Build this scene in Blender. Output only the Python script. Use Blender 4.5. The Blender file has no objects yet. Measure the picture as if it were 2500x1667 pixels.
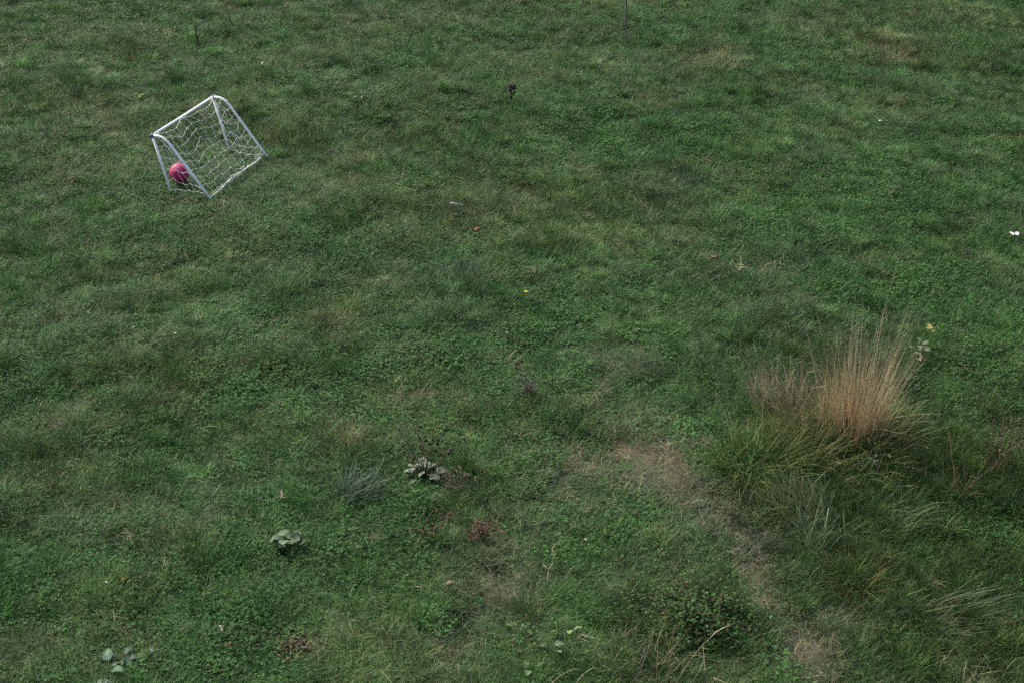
import bpy, math
import numpy as np
from mathutils import Vector

rng = np.random.default_rng(7)
PI = math.pi
sc = bpy.context.scene
COL = sc.collection
R = math.radians

# ------------------------------------------------------------------ camera
CAM_H, PITCH, FPX = 5.760, R(30.034), 3472.2
cam = bpy.data.cameras.new("camera"); cam_o = bpy.data.objects.new("camera", cam); COL.objects.link(cam_o)
cam.sensor_width = 36.0; cam.lens = FPX / 2500 * 36; cam.clip_end = 2000; cam.clip_start = 0.05
cam_o.location = (0, 0, CAM_H); cam_o.rotation_euler = (PI / 2 - PITCH, 0, 0)
sc.camera = cam_o
FW = np.array([0, math.cos(PITCH), -math.sin(PITCH)]); UP = np.array([0, math.sin(PITCH), math.cos(PITCH)])

def to_px(P):
    """photograph coordinates (2500 x 1667) of ground points, used to look up the map of the meadow"""
    Q = np.asarray(P, float) - np.array([0, 0, CAM_H]); d = np.maximum(Q @ FW, 0.05)
    return 1250 + FPX * Q[:, 0] / d, 833.5 - FPX * (Q @ UP) / d

# ------------------------------------------------------------------ noise and terrain
def vnoise(x, y, seed):
    g = np.random.default_rng(seed).random((256, 256))
    xi = np.floor(x).astype(int); yi = np.floor(y).astype(int); fx = x - xi; fy = y - yi
    fx = fx * fx * (3 - 2 * fx); fy = fy * fy * (3 - 2 * fy)
    a = g[xi % 256, yi % 256]; b = g[(xi + 1) % 256, yi % 256]; c = g[xi % 256, (yi + 1) % 256]; d = g[(xi + 1) % 256, (yi + 1) % 256]
    return (a * (1 - fx) + b * fx) * (1 - fy) + (c * (1 - fx) + d * fx) * fy

def fbm(x, y, scale, seed, octs=3):
    s = 0; a = 1; t = 0; ca, sa = math.cos(.7), math.sin(.7)
    x = np.asarray(x, float) / scale; y = np.asarray(y, float) / scale
    for o in range(octs):
        s = s + a * vnoise(x + 31.7 * o, y + 17.3 * o, seed + o); t += a; a *= .55
        x, y = (x * ca - y * sa) * 2.03, (x * sa + y * ca) * 2.03
    return s / t

def sstep(a, b, x):
    t = np.clip((x - a) / (b - a), 0, 1); return t * t * (3 - 2 * t)

GOAL = np.array([-3.4933, 12.9614]); GYAW = R(69.67); GW, GH, GD, GT, GP = 1.135, 0.575, 0.569, 0.134, 0.128

def height(x, y):
    x = np.asarray(x, float); y = np.asarray(y, float)
    h = (fbm(x, y, 3.1, 11, 2) - .5) * .12 + (fbm(x, y, .75, 21, 2) - .5) * .11 + (fbm(x, y, .26, 25, 2) - .5) * .068
    dg = np.hypot(x - (GOAL[0] + .45), y - (GOAL[1] + .45))
    far = sstep(26, 60, np.hypot(x, y))
    return h * sstep(.6, 1.7, dg) * (1 - far) - .03 * (1 - sstep(.7, 1.6, dg))

def G(px, py):
    """ground point seen at a place of the photograph"""
    d = FW + (px - 1250) / FPX * np.array([1., 0, 0]) + (833.5 - py) / FPX * UP
    z = 0.0
    for _ in range(12):
        t = (z - CAM_H) / d[2]; p = np.array([0, 0, CAM_H]) + t * d
        z = float(height(p[0], p[1]))
    return np.array([p[0], p[1], z])

# ------------------------------------------------------------------ map of the meadow (what grows where)
BLUE = [(1150, 690, 150, 45, .9), (1610, 485, 110, 55, .8), (1450, 690, 120, 50, .6), (1930, 650, 130, 70, .9), (1880, 800, 150, 60, .7), (1600, 985, 110, 35, .7),
        (230, 800, 110, 50, .6), (900, 1010, 60, 30, .3), (1230, 620, 100, 25, .4), (2140, 640, 60, 30, .3), (1780, 880, 110, 60, .5), (2020, 410, 110, 40, .6),
        (1680, 300, 60, 25, .4), (2000, 270, 50, 30, .4), (1340, 900, 60, 30, .3), (1100, 580, 110, 30, .5), (1330, 1230, 120, 60, .5), (1250, 1340, 130, 60, .5),
        (1180, 1560, 160, 60, .5), (1650, 1180, 70, 60, .6), (1850, 1300, 70, 90, .6), (860, 590, 80, 30, .3), (2330, 270, 120, 90, .5), (680, 1010, 90, 30, .2), (2200, 800, 90, 60, .5),
        (1400, 1000, 120, 50, .3), (500, 1160, 90, 40, .3), (2050, 1560, 120, 60, .5)]
CLOV = [(1300, 840, 140, 60, .9), (1720, 1020, 100, 130, 1), (2130, 650, 150, 90, .8), (2420, 860, 120, 120, .8), (600, 820, 150, 60, .5), (600, 1330, 330, 150, .7),
        (150, 1450, 260, 160, .8), (1590, 1200, 90, 90, .9), (1060, 1340, 140, 60, .8), (2380, 1290, 90, 120, .6), (170, 920, 150, 120, .7), (450, 620, 250, 70, .6),
        (1400, 330, 220, 70, .6), (960, 1130, 120, 60, .5), (1480, 420, 100, 30, .5), (1950, 165, 80, 40, .7), (1700, 30, 160, 30, .8), (700, 60, 120, 50, .4),
        (1850, 1180, 60, 90, .6), (1320, 740, 110, 30, .7), (2000, 560, 120, 40, .5), (900, 1480, 180, 90, .5), (1040, 820, 60, 40, .3), (2400, 1010, 80, 70, .5), (560, 1460, 200, 80, .5)]
DRY = [(840, 800, 120, 50, .7), (1010, 960, 120, 45, .8), (1400, 1000, 150, 40, .7), (1240, 880, 70, 30, .8), (1130, 1190, 100, 60, .7), (1740, 150, 70, 45, .9),
       (2120, 120, 140, 45, .7), (930, 690, 110, 40, .6), (870, 760, 130, 40, .5), (400, 745, 90, 30, .5), (420, 980, 160, 60, .6), (170, 1035, 90, 25, .9), (700, 890, 130, 50, .5),
       (480, 520, 110, 40, .7), (1290, 170, 140, 40, .6), (1280, 430, 130, 45, .3), (1000, 330, 110, 60, .5), (1610, 590, 160, 60, .5), (1180, 1290, 120, 60, .6),
       (860, 1070, 70, 50, .8), (250, 70, 130, 60, .4), (240, 280, 100, 50, .6), (330, 310, 80, 40, .4), (760, 290, 90, 50, .5), (2430, 1130, 90, 110, .7), (1450, 470, 90, 60, .5),
       (1480, 1600, 120, 60, .4), (1200, 540, 90, 40, .3), (560, 680, 150, 60, .35), (320, 1200, 90, 50, .3), (2070, 1400, 120, 60, .4), (1060, 60, 200, 40, .3)]
RANK = [(2080, 1120, 260, 110, 1), (2250, 1400, 420, 220, .9), (1920, 1240, 140, 110, .9), (2400, 1150, 140, 200, .7), (2020, 920, 180, 130, .7), (1700, 1520, 160, 110, .6), (2350, 1600, 260, 120, .8), (1500, 1640, 150, 40, .6),
        (1630, 500, 60, 40, .25), (2430, 200, 100, 90, .35)]
WEAR = [(1570, 1105, 110, 36, 1), (1650, 1140, 50, 30, .5), (1830, 1340, 32, 34, 1.), (1800, 1275, 30, 26, .75), (1845, 1400, 34, 34, .95), (1885, 1465, 45, 34, .95), (1955, 1590, 85, 46, 1.1), (1930, 1520, 70, 40, .8),
        (1700, 1200, 50, 50, .35), (1210, 1450, 90, 40, .55), (1300, 1560, 60, 40, .35), (1380, 1250, 160, 60, .35), (1480, 1170, 130, 50, .4), (1660, 1040, 40, 30, .4), (1400, 1110, 120, 30, .3), (1790, 1230, 40, 30, .5),
        (1080, 1600, 130, 60, .25), (1250, 1340, 120, 50, .3), (735, 1575, 45, 28, .6), (1120, 1190, 40, 25, .4), (440, 505, 60, 22, .35), (1185, 1310, 40, 22, .5), (170, 1040, 60, 14, .6), (900, 690, 40, 14, .35), (1000, 965, 40, 18, .4)]

TRACK = [[(1440, 860), (1480, 940), (1520, 1020), (1570, 1100), (1660, 1190), (1770, 1270), (1830, 1350), (1870, 1440), (1950, 1590), (2010, 1690)],
         [(1570, 1100), (1440, 1210), (1330, 1320), (1230, 1440), (1160, 1560), (1100, 1690)]]
def track(px, py):
    best = np.zeros_like(px)
    for k, line in enumerate(TRACK):
        for (x0, y0), (x1, y1) in zip(line[:-1], line[1:]):
            dx, dy = x1 - x0, (y1 - y0) * 1.6
            t = np.clip(((px - x0) * dx + (py - y0) * 1.6 * dy) / (dx * dx + dy * dy), 0, 1)
            d = np.hypot(px - x0 - t * dx, (py - y0) * 1.6 - t * dy)
            best = np.maximum(best, np.exp(-(d / (55 if k == 0 else 85)) ** 2) * (.36 if k == 0 else .2))
    return best

def blobs(L, px, py):
    s = np.zeros_like(px)
    for (x, y, rx, ry, a) in L:
        s = s + a * np.exp(-(((px - x) / rx) ** 2 + ((py - y) / ry) ** 2))
    return s

def fields(x, y):
    z = np.zeros_like(x)
    px, py = to_px(np.stack([x, y, z], 1))
    # ragged edges: the look-up is shifted by noise
    k = np.clip(60 * (py + 700) / 1900, 20, 75)
    px = px + (fbm(x, y, .35, 101, 3) - .5) * 3.2 * k; py = py + (fbm(x, y, .35, 131, 3) - .5) * 2.0 * k
    n = fbm(x, y, .8, 41, 4); n2 = fbm(x, y, .7, 51, 4); n3 = fbm(x, y, 1.6, 61, 4)
    dry = np.clip(.85 * blobs(DRY, px, py) + .55 * sstep(.5, .68, n), 0, 1.2)
    blue = np.clip(.9 * blobs(BLUE, px, py) + .7 * sstep(.55, .75, n2), 0, 1.1)
    clov = np.clip(.9 * blobs(CLOV, px, py) + .8 * sstep(.5, .72, n3) + .12, 0, 1.1)
    rank = np.clip(blobs(RANK, px, py), 0, 1.1)
    wear = np.clip((.82 * blobs(WEAR, px, py) + track(px, py)) * (.1 + 1.75 * fbm(x, y, .10, 71, 3)), 0, 1)
    return dry, blue, clov, rank, wear

# ------------------------------------------------------------------ materials
def new_mat(name):
    m = bpy.data.materials.new(name); m.use_nodes = True
    nt = m.node_tree; nt.nodes.clear()
    return m, nt, nt.nodes, nt.links

def leaf_mat(name, tinted, rough=.55, trans=.25, spec=.35):
    m, nt, N, L = new_mat(name)
    out = N.new("ShaderNodeOutputMaterial"); p = N.new("ShaderNodeBsdfPrincipled"); tr = N.new("ShaderNodeBsdfTranslucent"); mix = N.new("ShaderNodeMixShader")
    a = N.new("ShaderNodeAttribute"); a.attribute_name = "col"; col = a.outputs["Color"]
    if tinted:
        t = N.new("ShaderNodeAttribute"); t.attribute_type = 'INSTANCER'; t.attribute_name = "tint"
        mm = N.new("ShaderNodeMix"); mm.data_type = 'RGBA'; mm.blend_type = 'MULTIPLY'; mm.inputs["Factor"].default_value = 1
        L.new(col, mm.inputs["A"]); L.new(t.outputs["Color"], mm.inputs["B"]); col = mm.outputs["Result"]
    L.new(col, p.inputs["Base Color"]); L.new(col, tr.inputs["Color"])
    p.inputs["Roughness"].default_value = rough; p.inputs["Specular IOR Level"].default_value = spec
    mix.inputs[0].default_value = trans
    L.new(p.outputs[0], mix.inputs[1]); L.new(tr.outputs[0], mix.inputs[2]); L.new(mix.outputs[0], out.inputs[0])
    return m

def plain_mat(name, col, rough=.5, var=.12, scale=30, bump=0, spec=.4):
    m, nt, N, L = new_mat(name)
    out = N.new("ShaderNodeOutputMaterial"); p = N.new("ShaderNodeBsdfPrincipled")
    tc = N.new("ShaderNodeTexCoord"); nz = N.new("ShaderNodeTexNoise"); nz.inputs["Scale"].default_value = scale; nz.inputs["Detail"].default_value = 5
    L.new(tc.outputs["Object"], nz.inputs["Vector"])
    rp = N.new("ShaderNodeValToRGB"); rp.color_ramp.elements[0].position = .3; rp.color_ramp.elements[1].position = .7
    rp.color_ramp.elements[0].color = (*[c * (1 - var) for c in col], 1); rp.color_ramp.elements[1].color = (*[min(1, c * (1 + var)) for c in col], 1)
    L.new(nz.outputs["Fac"], rp.inputs[0]); L.new(rp.outputs[0], p.inputs["Base Color"])
    p.inputs["Roughness"].default_value = rough; p.inputs["Specular IOR Level"].default_value = spec
    if bump:
        b = N.new("ShaderNodeBump"); b.inputs["Strength"].default_value = bump; b.inputs["Distance"].default_value = .01
        L.new(nz.outputs["Fac"], b.inputs["Height"]); L.new(b.outputs[0], p.inputs["Normal"])
    L.new(p.outputs[0], out.inputs[0])
    return m

M_TURF = leaf_mat("turf_blade", True, .55, .22, .2)
M_LEAF = leaf_mat("plant_leaf", False, .6, .22, .2)
M_DRY = leaf_mat("dry_straw", False, .7, .2, .15)
M_WHITE = plain_mat("white_plastic", (.86, .86, .86), .35, .07, 9)
M_NET = plain_mat("net_cord", (.74, .77, .68), .7, .08, 60)
M_JOINT = plain_mat("grey_connector", (.11, .12, .16), .5, .15, 40)

def ground_mat():
    m, nt, N, L = new_mat("meadow_soil")
    out = N.new("ShaderNodeOutputMaterial"); p = N.new("ShaderNodeBsdfPrincipled")
    g = N.new("ShaderNodeNewGeometry")
    a = N.new("ShaderNodeAttribute"); a.attribute_name = "col"
    n1 = N.new("ShaderNodeTexNoise"); n1.inputs["Scale"].default_value = 60; n1.inputs["Detail"].default_value = 8; n1.inputs["Roughness"].default_value = .7
    L.new(g.outputs["Position"], n1.inputs["Vector"])
    rp = N.new("ShaderNodeValToRGB"); rp.color_ramp.elements[0].position = .3; rp.color_ramp.elements[1].position = .72
    rp.color_ramp.elements[0].color = (.45, .45, .45, 1); rp.color_ramp.elements[1].color = (1.5, 1.45, 1.4, 1)
    L.new(n1.outputs["Fac"], rp.inputs[0])
    mm = N.new("ShaderNodeMix"); mm.data_type = 'RGBA'; mm.blend_type = 'MULTIPLY'; mm.inputs["Factor"].default_value = 1
    L.new(a.outputs["Color"], mm.inputs["A"]); L.new(rp.outputs[0], mm.inputs["B"]); L.new(mm.outputs["Result"], p.inputs["Base Color"])
    b = N.new("ShaderNodeBump"); b.inputs["Strength"].default_value = .6; b.inputs["Distance"].default_value = .012
    L.new(n1.outputs["Fac"], b.inputs["Height"]); L.new(b.outputs[0], p.inputs["Normal"])
    p.inputs["Roughness"].default_value = .9; p.inputs["Specular IOR Level"].default_value = .15
    L.new(p.outputs[0], out.inputs[0])
    return m

# ------------------------------------------------------------------ mesh helpers
class MB:
    """collects pieces of ONE mesh"""
    def __init__(s): s.v = []; s.f = []; s.c = []; s.n = 0
    def add(s, v, f, c):
        v = np.asarray(v, float); c = np.asarray(c, float)
        if c.ndim == 1: c = np.tile(c, (len(v), 1))
        s.v.append(v); s.f.extend([tuple(int(i) + s.n for i in q) for q in f]); s.c.append(c); s.n += len(v)
        return s
    def mesh(s, name, mat, smooth=True):
        me = bpy.data.meshes.new(name)
        V = np.concatenate(s.v); C = np.concatenate(s.c)
        me.from_pydata(V.tolist(), [], s.f)
        at = me.color_attributes.new("col", 'FLOAT_COLOR', 'POINT')
        at.data.foreach_set("color", np.concatenate([C, np.ones((len(C), 1))], 1).astype(np.float32).ravel())
        me.materials.append(mat)
        if smooth: me.polygons.foreach_set("use_smooth", np.ones(len(me.polygons), bool))
        me.update()
        return me
    def build(s, name, mat, parent=None, smooth=True):
        o = bpy.data.objects.new(name, s.mesh(name, mat, smooth)); COL.objects.link(o)
        if parent is not None: o.parent = parent
        return o

def tag(o, label=None, cat=None, group=None, kind=None):
    if label: o["label"] = label
    if cat: o["category"] = cat
    if group: o["group"] = group
    if kind: o["kind"] = kind
    return o

def thing(name, loc, label, cat, group=None, rz=0):
    o = bpy.data.objects.new(name, None); COL.objects.link(o)
    o.empty_display_size = .1; o.location = loc; o.rotation_euler = (0, 0, rz)
    return tag(o, label, cat, group)

def blade_arrays(root, az, ln, wd, lean, curl, cols, seg=3, tw=None):
    """grass blades as tapering bent strips"""
    n = len(az); root = np.asarray(root, float)
    t = np.linspace(0, 1, seg + 1)
    phi = lean[:, None] + curl[:, None] * t[None]
    dl = ln[:, None] / seg
    pm = .5 * (phi[:, 1:] + phi[:, :-1])
    hx = np.concatenate([np.zeros((n, 1)), np.cumsum(np.sin(pm) * dl, 1)], 1)
    hz = np.concatenate([np.zeros((n, 1)), np.cumsum(np.cos(pm) * dl, 1)], 1)
    hz = np.maximum(hz, -root[:, 2:3] + .004)
    dx, dy = np.cos(az)[:, None], np.sin(az)[:, None]
    C = np.stack([root[:, :1] + hx * dx, root[:, 1:2] + hx * dy, root[:, 2:] + hz], 2)
    if tw is None: tw = rng.uniform(-.9, .9, n)
    sx = -np.sin(az + tw); sy = np.cos(az + tw)
    w = wd[:, None] * np.clip(1.02 - t[None] ** 1.8, .03, 1) * .5
    off = np.stack([sx[:, None] * w, sy[:, None] * w, np.zeros_like(w)], 2)
    V = np.stack([C - off, C + off], 2).reshape(-1, 3)              # n, seg+1, 2
    base = np.arange(n)[:, None] * 2 * (seg + 1) + np.arange(seg)[None] * 2
    b = base.ravel()
    F = np.stack([b, b + 1, b + 3, b + 2], 1)
    K = np.repeat(cols, 2 * (seg + 1), 0)
    return V, F, K

def add_blades(mb, root, az, ln, wd, lean, curl, cols, seg=3, tw=None):
    V, F, K = blade_arrays(root, az, ln, wd, lean, curl, cols, seg, tw); mb.add(V, F, K)

def add_tube(mb, pts, rad, col, sides=6):
    P = np.asarray(pts, float); n = len(P)
    rad = np.broadcast_to(np.asarray(rad, float), (n,))
    T = np.gradient(P, axis=0); T /= np.linalg.norm(T, axis=1)[:, None] + 1e-12
    ref = np.array([.37, .21, .9]); ref /= np.linalg.norm(ref)
    A = np.cross(T, ref); bad = np.linalg.norm(A, axis=1) < .05
    A[bad] = np.cross(T[bad], [1, 0, 0]); A /= np.linalg.norm(A, axis=1)[:, None]
    B = np.cross(T, A)
    th = np.arange(sides) / sides * 2 * PI
    V = P[:, None] + rad[:, None, None] * (np.cos(th)[None, :, None] * A[:, None] + np.sin(th)[None, :, None] * B[:, None])
    F = []
    for i in range(n - 1):
        for k in range(sides):
            k2 = (k + 1) % sides
            F.append((i * sides + k, i * sides + k2, (i + 1) * sides + k2, (i + 1) * sides + k))
    F.append(tuple(range(sides - 1, -1, -1))); F.append(tuple((n - 1) * sides + k for k in range(sides)))
    mb.add(V.reshape(-1, 3), F, col)

def add_leaf(mb, base, az, tilt, L, W, col, cup=.25, bend=.5, lobes=0, lob=.15, shape='ovate', roll=0., n=7, thick=.0):
    """one leaf blade: a grid folded along the midrib; tilt = angle above the horizontal at the base"""
    r_ = rng
    t = np.linspace(0, 1, n + 1); s = np.array([-1, -.5, 0, .5, 1])
    if shape == 'ovate': w = np.sin(PI * np.clip(t * .92 + .06, 0, 1) ** .8)
    elif shape == 'round': w = np.sqrt(np.clip(1 - (2 * t - 1) ** 2, 0, 1)) + .05
    elif shape == 'lance': w = np.sin(PI * np.clip(t * .95 + .04, 0, 1)) ** .8
    elif shape == 'wing': w = np.sin(PI * np.clip(t ** 1.6 * .86 + .05, 0, 1))
    w = np.clip(w, .03, 2)
    if lobes: w = w * (1 + lob * np.sin(t * PI * 2 * lobes + r_.uniform(0, 6)))
    ang = tilt - bend * t; dl = L / n
    xs = np.concatenate([[0], np.cumsum(np.cos(ang[:-1]) * dl)]); zs = np.concatenate([[0], np.cumsum(np.sin(ang[:-1]) * dl)])
    V = []
    rough = r_.normal(0, .035 * W, (n + 1, 5))
    for i in range(n + 1):
        for j in range(5):
            y = s[j] * w[i] * W * .5; up = cup * abs(s[j]) * w[i] * W * .5 + rough[i, j]
            nx, nz = -math.sin(ang[i]), math.cos(ang[i])
            yy = y * math.cos(roll) - up * math.sin(roll); uu = y * math.sin(roll) + up * math.cos(roll)
            V.append((xs[i] + nx * uu, yy, zs[i] + nz * uu))
    V = np.array(V); c, sn = math.cos(az), math.sin(az)
    V = np.stack([V[:, 0] * c - V[:, 1] * sn, V[:, 0] * sn + V[:, 1] * c, V[:, 2]], 1) + np.asarray(base, float)
    F = [(i * 5 + j, (i + 1) * 5 + j, (i + 1) * 5 + j + 1, i * 5 + j + 1) for i in range(n) for j in range(4)]
    K = np.tile(np.asarray(col, float), (len(V), 1)) * r_.uniform(.88, 1.12)
    K[np.arange(len(V)) % 5 == 2] *= 1.18                            # paler midrib
    mb.add(V, F, K)

def arr(n, a, b): return rng.uniform(a, b, n)
def vary(col, n, s=.2, hue=.1):
    c = np.asarray(col, float)[None] * np.exp(rng.normal(0, s, (n, 1))) * np.exp(rng.normal(0, hue, (n, 3)))
    return np.clip(c, .004, .9)

# ------------------------------------------------------------------ ground
def ground():
    def axis(a, b, step, far):
        mid = np.arange(a, b + 1e-6, step)
        e = step * np.cumsum(1.22 ** np.arange(1, 42)); e = e[e < far]
        return np.concatenate([a - e[::-1], mid, b + e])
    xs = axis(-10, 10, .08, 420); ys = axis(4, 23, .08, 420)
    X, Y = np.meshgrid(xs, ys); x, y = X.ravel(), Y.ravel()
    z = height(x, y)
    dry, blue, clov, rank, wear = fields(x, y)
    far = sstep(13, 26, np.hypot(x, y - 13))
    thatch = np.array([.028, .040, .013]); soil = np.array([.105, .084, .062]); green = np.array([.040, .070, .026]); straw = np.array([.10, .085, .05])
    c = thatch[None] * (1 - .5 * dry[:, None]) + straw[None] * .5 * dry[:, None]
    wv = .65 * sstep(.62, 1.02, wear)[:, None]; c = c * (1 - wv) + soil[None] * wv
    c = c * (1 - far[:, None]) + green[None] * far[:, None]
    nx, ny = len(xs), len(ys)
    i = np.arange(nx - 1)[None] + np.arange(ny - 1)[:, None] * nx; i = i.ravel()
    F = np.stack([i, i + 1, i + 1 + nx, i + nx], 1)
    mb = MB(); mb.add(np.stack([x, y, z], 1), F, c)
    o = mb.build("ground", ground_mat())
    o["kind"] = "structure"; o["label"] = "bumpy meadow ground of brown soil and thatch under the grass"
    return o
ground()

# ------------------------------------------------------------------ grass sward (uncountable: instanced)
def scatter(name, label, protos, P, tint, scl, idx, tilt=.12):
    col = bpy.data.collections.new(name + "_kinds")
    for k, me in enumerate(protos):
        o = bpy.data.objects.new("%s_kind_%02d" % (name, k), me); col.objects.link(o)
    n = len(P)
    me = bpy.data.meshes.new(name); me.from_pydata(P.tolist(), [], [])
    def attr(nm, tp, key, data): me.attributes.new(nm, tp, 'POINT').data.foreach_set(key, np.ascontiguousarray(data).ravel())
    attr("tint", 'FLOAT_COLOR', "color", np.concatenate([tint, np.ones((n, 1))], 1).astype(np.float32))
    rot = np.stack([rng.normal(0, tilt, n), rng.normal(0, tilt, n), rng.uniform(0, 2 * PI, n)], 1)
    attr("turn", 'FLOAT_VECTOR', "vector", rot.astype(np.float32))
    attr("size", 'FLOAT_VECTOR', "vector", scl.astype(np.float32))
    attr("which", 'INT', "value", idx.astype(np.int32))
    o = bpy.data.objects.new(name, me); COL.objects.link(o)
    ng = bpy.data.node_groups.new(name + "_nodes", 'GeometryNodeTree')
    ng.interface.new_socket("Geometry", in_out='INPUT', socket_type='NodeSocketGeometry'); ng.interface.new_socket("Geometry", in_out='OUTPUT', socket_type='NodeSocketGeometry')
    N, L = ng.nodes, ng.links
    gi = N.new("NodeGroupInput"); go = N.new("NodeGroupOutput"); iop = N.new("GeometryNodeInstanceOnPoints"); ci = N.new("GeometryNodeCollectionInfo")
    ci.inputs["Collection"].default_value = col; ci.inputs["Separate Children"].default_value = True; ci.inputs["Reset Children"].default_value = True
    def na(nm, tp):
        a = N.new("GeometryNodeInputNamedAttribute"); a.data_type = tp; a.inputs["Name"].default_value = nm
        return next(s for s in a.outputs if s.enabled and s.name == "Attribute")
    L.new(gi.outputs[0], iop.inputs["Points"]); L.new(ci.outputs[0], iop.inputs["Instance"])
    iop.inputs["Pick Instance"].default_value = True
    L.new(na("which", 'INT'), iop.inputs["Instance Index"])
    e2r = N.new("FunctionNodeEulerToRotation"); L.new(na("turn", 'FLOAT_VECTOR'), e2r.inputs[0]); L.new(e2r.outputs[0], iop.inputs["Rotation"])
    L.new(na("size", 'FLOAT_VECTOR'), iop.inputs["Scale"]); L.new(iop.outputs[0], go.inputs[0])
    md = o.modifiers.new("scatter", 'NODES'); md.node_group = ng
    o["kind"] = "stuff"; o["label"] = label
    return o

def turf_proto(n, rad, l0, l1, lean0, lean1, curl, w=(.0034, .0058), dryfrac=.085, var=.44, comb=1.0):
    mb = MB()
    a = arr(n, 0, 2 * PI); r = rad * np.sqrt(rng.random(n))
    root = np.stack([r * np.cos(a), r * np.sin(a), np.full(n, -.006)], 1)
    cols = vary((1, 1, 1), n, var, .07)
    d = rng.random(n) < dryfrac
    cols[d] = cols[d] * np.array([2.5, 1.8, 2.3])
    add_blades(mb, root, rng.normal(0, comb, n), arr(n, l0, l1) * np.exp(rng.normal(0, .22, n)), arr(n, *w), arr(n, lean0, lean1), arr(n, .1, curl), cols, 3)
    return mb.mesh("turf", M_TURF)

def clover_proto(n, rad):
    mb = MB(); V = []; F = []; K = []
    for i in range(n):
        a = rng.uniform(0, 2 * PI); r = rad * math.sqrt(rng.random()); h = rng.uniform(.010, .034); s = rng.uniform(.005, .0098)
        c = np.array([r * math.cos(a), r * math.sin(a), h]); a0 = rng.uniform(0, 2 * PI); k = math.exp(rng.normal(0, .18))
        tx, ty = rng.normal(0, .3, 2)
        for q in range(3):
            b = a0 + q * 2 * PI / 3
            d = np.array([math.cos(b), math.sin(b)]); e = np.array([-d[1], d[0]])
            loc = [np.array([0, 0]), d * s * .7 + e * s * .62, d * s * 1.25, d * s * .7 - e * s * .62]
            zz = [0, s * .28, s * .05, s * .28]
            m0 = len(V)
            for p, z0 in zip(loc, zz): V.append((c[0] + p[0], c[1] + p[1], c[2] + z0 + p[0] * tx + p[1] * ty)); K.append(np.array([1, 1, 1]) * k * rng.uniform(.9, 1.1))
            F += [(m0, m0 + 1, m0 + 2), (m0, m0 + 2, m0 + 3)]
    mb.add(np.array(V), F, np.array(K))
    m = 12; a = arr(m, 0, 2 * PI); r = rad * np.sqrt(rng.random(m))
    add_blades(mb, np.stack([r * np.cos(a), r * np.sin(a), np.full(m, -.004)], 1), arr(m, 0, 2 * PI), arr(m, .03, .06), arr(m, .002, .003), arr(m, .1, .8), arr(m, .2, 1), vary((1.1, 1, 1), m, .2, .06), 3)
    return mb.mesh("clover", M_TURF, False)

def straw_proto(n, rad):
    mb = MB(); a = arr(n, 0, 2 * PI); r = rad * np.sqrt(rng.random(n))
    root = np.stack([r * np.cos(a), r * np.sin(a), arr(n, .0, .02)], 1)
    add_blades(mb, root, arr(n, 0, 2 * PI), arr(n, .04, .13), arr(n, .0014, .0032), arr(n, .5, 1.5), arr(n, -.2, .7), vary((1, 1, 1), n, .3, .06), 3)
    return mb.mesh("straw", M_TURF)

print("proto")
TURF = [turf_proto(62, .12, .03, .07, .2, 1.15, 1.2, (.0028, .0050)) for _ in range(6)]                      # 0-5 short turf
TURF += [turf_proto(60, .12, .018, .045, .6, 1.45, .9, (.0028, .0048), .12, comb=1.4) for _ in range(3)]   # 6-8 trampled
TURF += [turf_proto(60, .11, .06, .13, .2, 1.0, 1.5, (.0024, .0042), .08, comb=.8) for _ in range(5)]      # 9-13 finer, longer
def tuft_proto(n, rad, l0, l1, dark=0.):
    mb = MB(); a = arr(n, 0, 2 * PI); q = np.sqrt(rng.random(n)); r = rad * q
    root = np.stack([r * np.cos(a), r * np.sin(a), np.full(n, -.008)], 1)
    cols = vary((1, 1, 1), n, .36, .07); d = rng.random(n) < .1; cols[d] = cols[d] * np.array([2.3, 1.7, 2.0])
    add_blades(mb, root, a + rng.normal(0, .6, n), arr(n, l0, l1), arr(n, .0028, .005), .15 + .75 * q * rng.random(n), arr(n, .2, 1.5), cols, 4)
    return mb.mesh("turf", M_TURF)
TURF += [tuft_proto(85, .065, .07, .14) for _ in range(5)] + [tuft_proto(70, .05, .06, .11) for _ in range(3)]   # 14-21 rounded tufts
LONG = [turf_proto(36, .08, .08, .19, .1, 1.1, 1.9, (.0034, .0062), .04, comb=1.7) for _ in range(7)]
CLOVER = [clover_proto(62, .13) for _ in range(5)]
STRAW = [straw_proto(14, .11) for _ in range(4)]

def region(n):
    """random ground points, denser in and near the view"""
    y = 4.6 + 17.4 * rng.random(n * 3) ** 1.08; x = rng.uniform(-9.6, 9.6, n * 3)
    keep = np.abs(x) < 1.3 + .385 * y
    return x[keep][:n], y[keep][:n]

def tints(x, y, dry, blue, clov, rank, wear, n):
    base = np.array([.058, .140, .036]); lush = np.array([.038, .118, .027]); bl = np.array([.085, .140, .066]); dr = np.array([.145, .172, .066]); rk = np.array([.038, .074, .016])
    m = fbm(x, y, 2.6, 81, 3)[:, None]
    c = base[None] * (.86 + .28 * m) * (.62 + .76 * fbm(x, y, .28, 85, 3))[:, None]
    def mixin(c, k, w): w = np.clip(w, 0, 1)[:, None]; return c * (1 - w) + k[None] * w
    c = mixin(c, lush, .6 * clov); c = mixin(c, bl, .72 * blue * (rng.random(n) * .7 + .5)); c = mixin(c, dr, .55 * dry * (rng.random(n) * .9 + .35)); c = mixin(c, rk, .7 * rank)
    c = mixin(c, np.array([.100, .125, .072]), .8 * sstep(.08, .5, wear))
    return c * np.exp(rng.normal(0, .26, (n, 1))) * np.exp(rng.normal(0, .06, (n, 3)))

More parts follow.
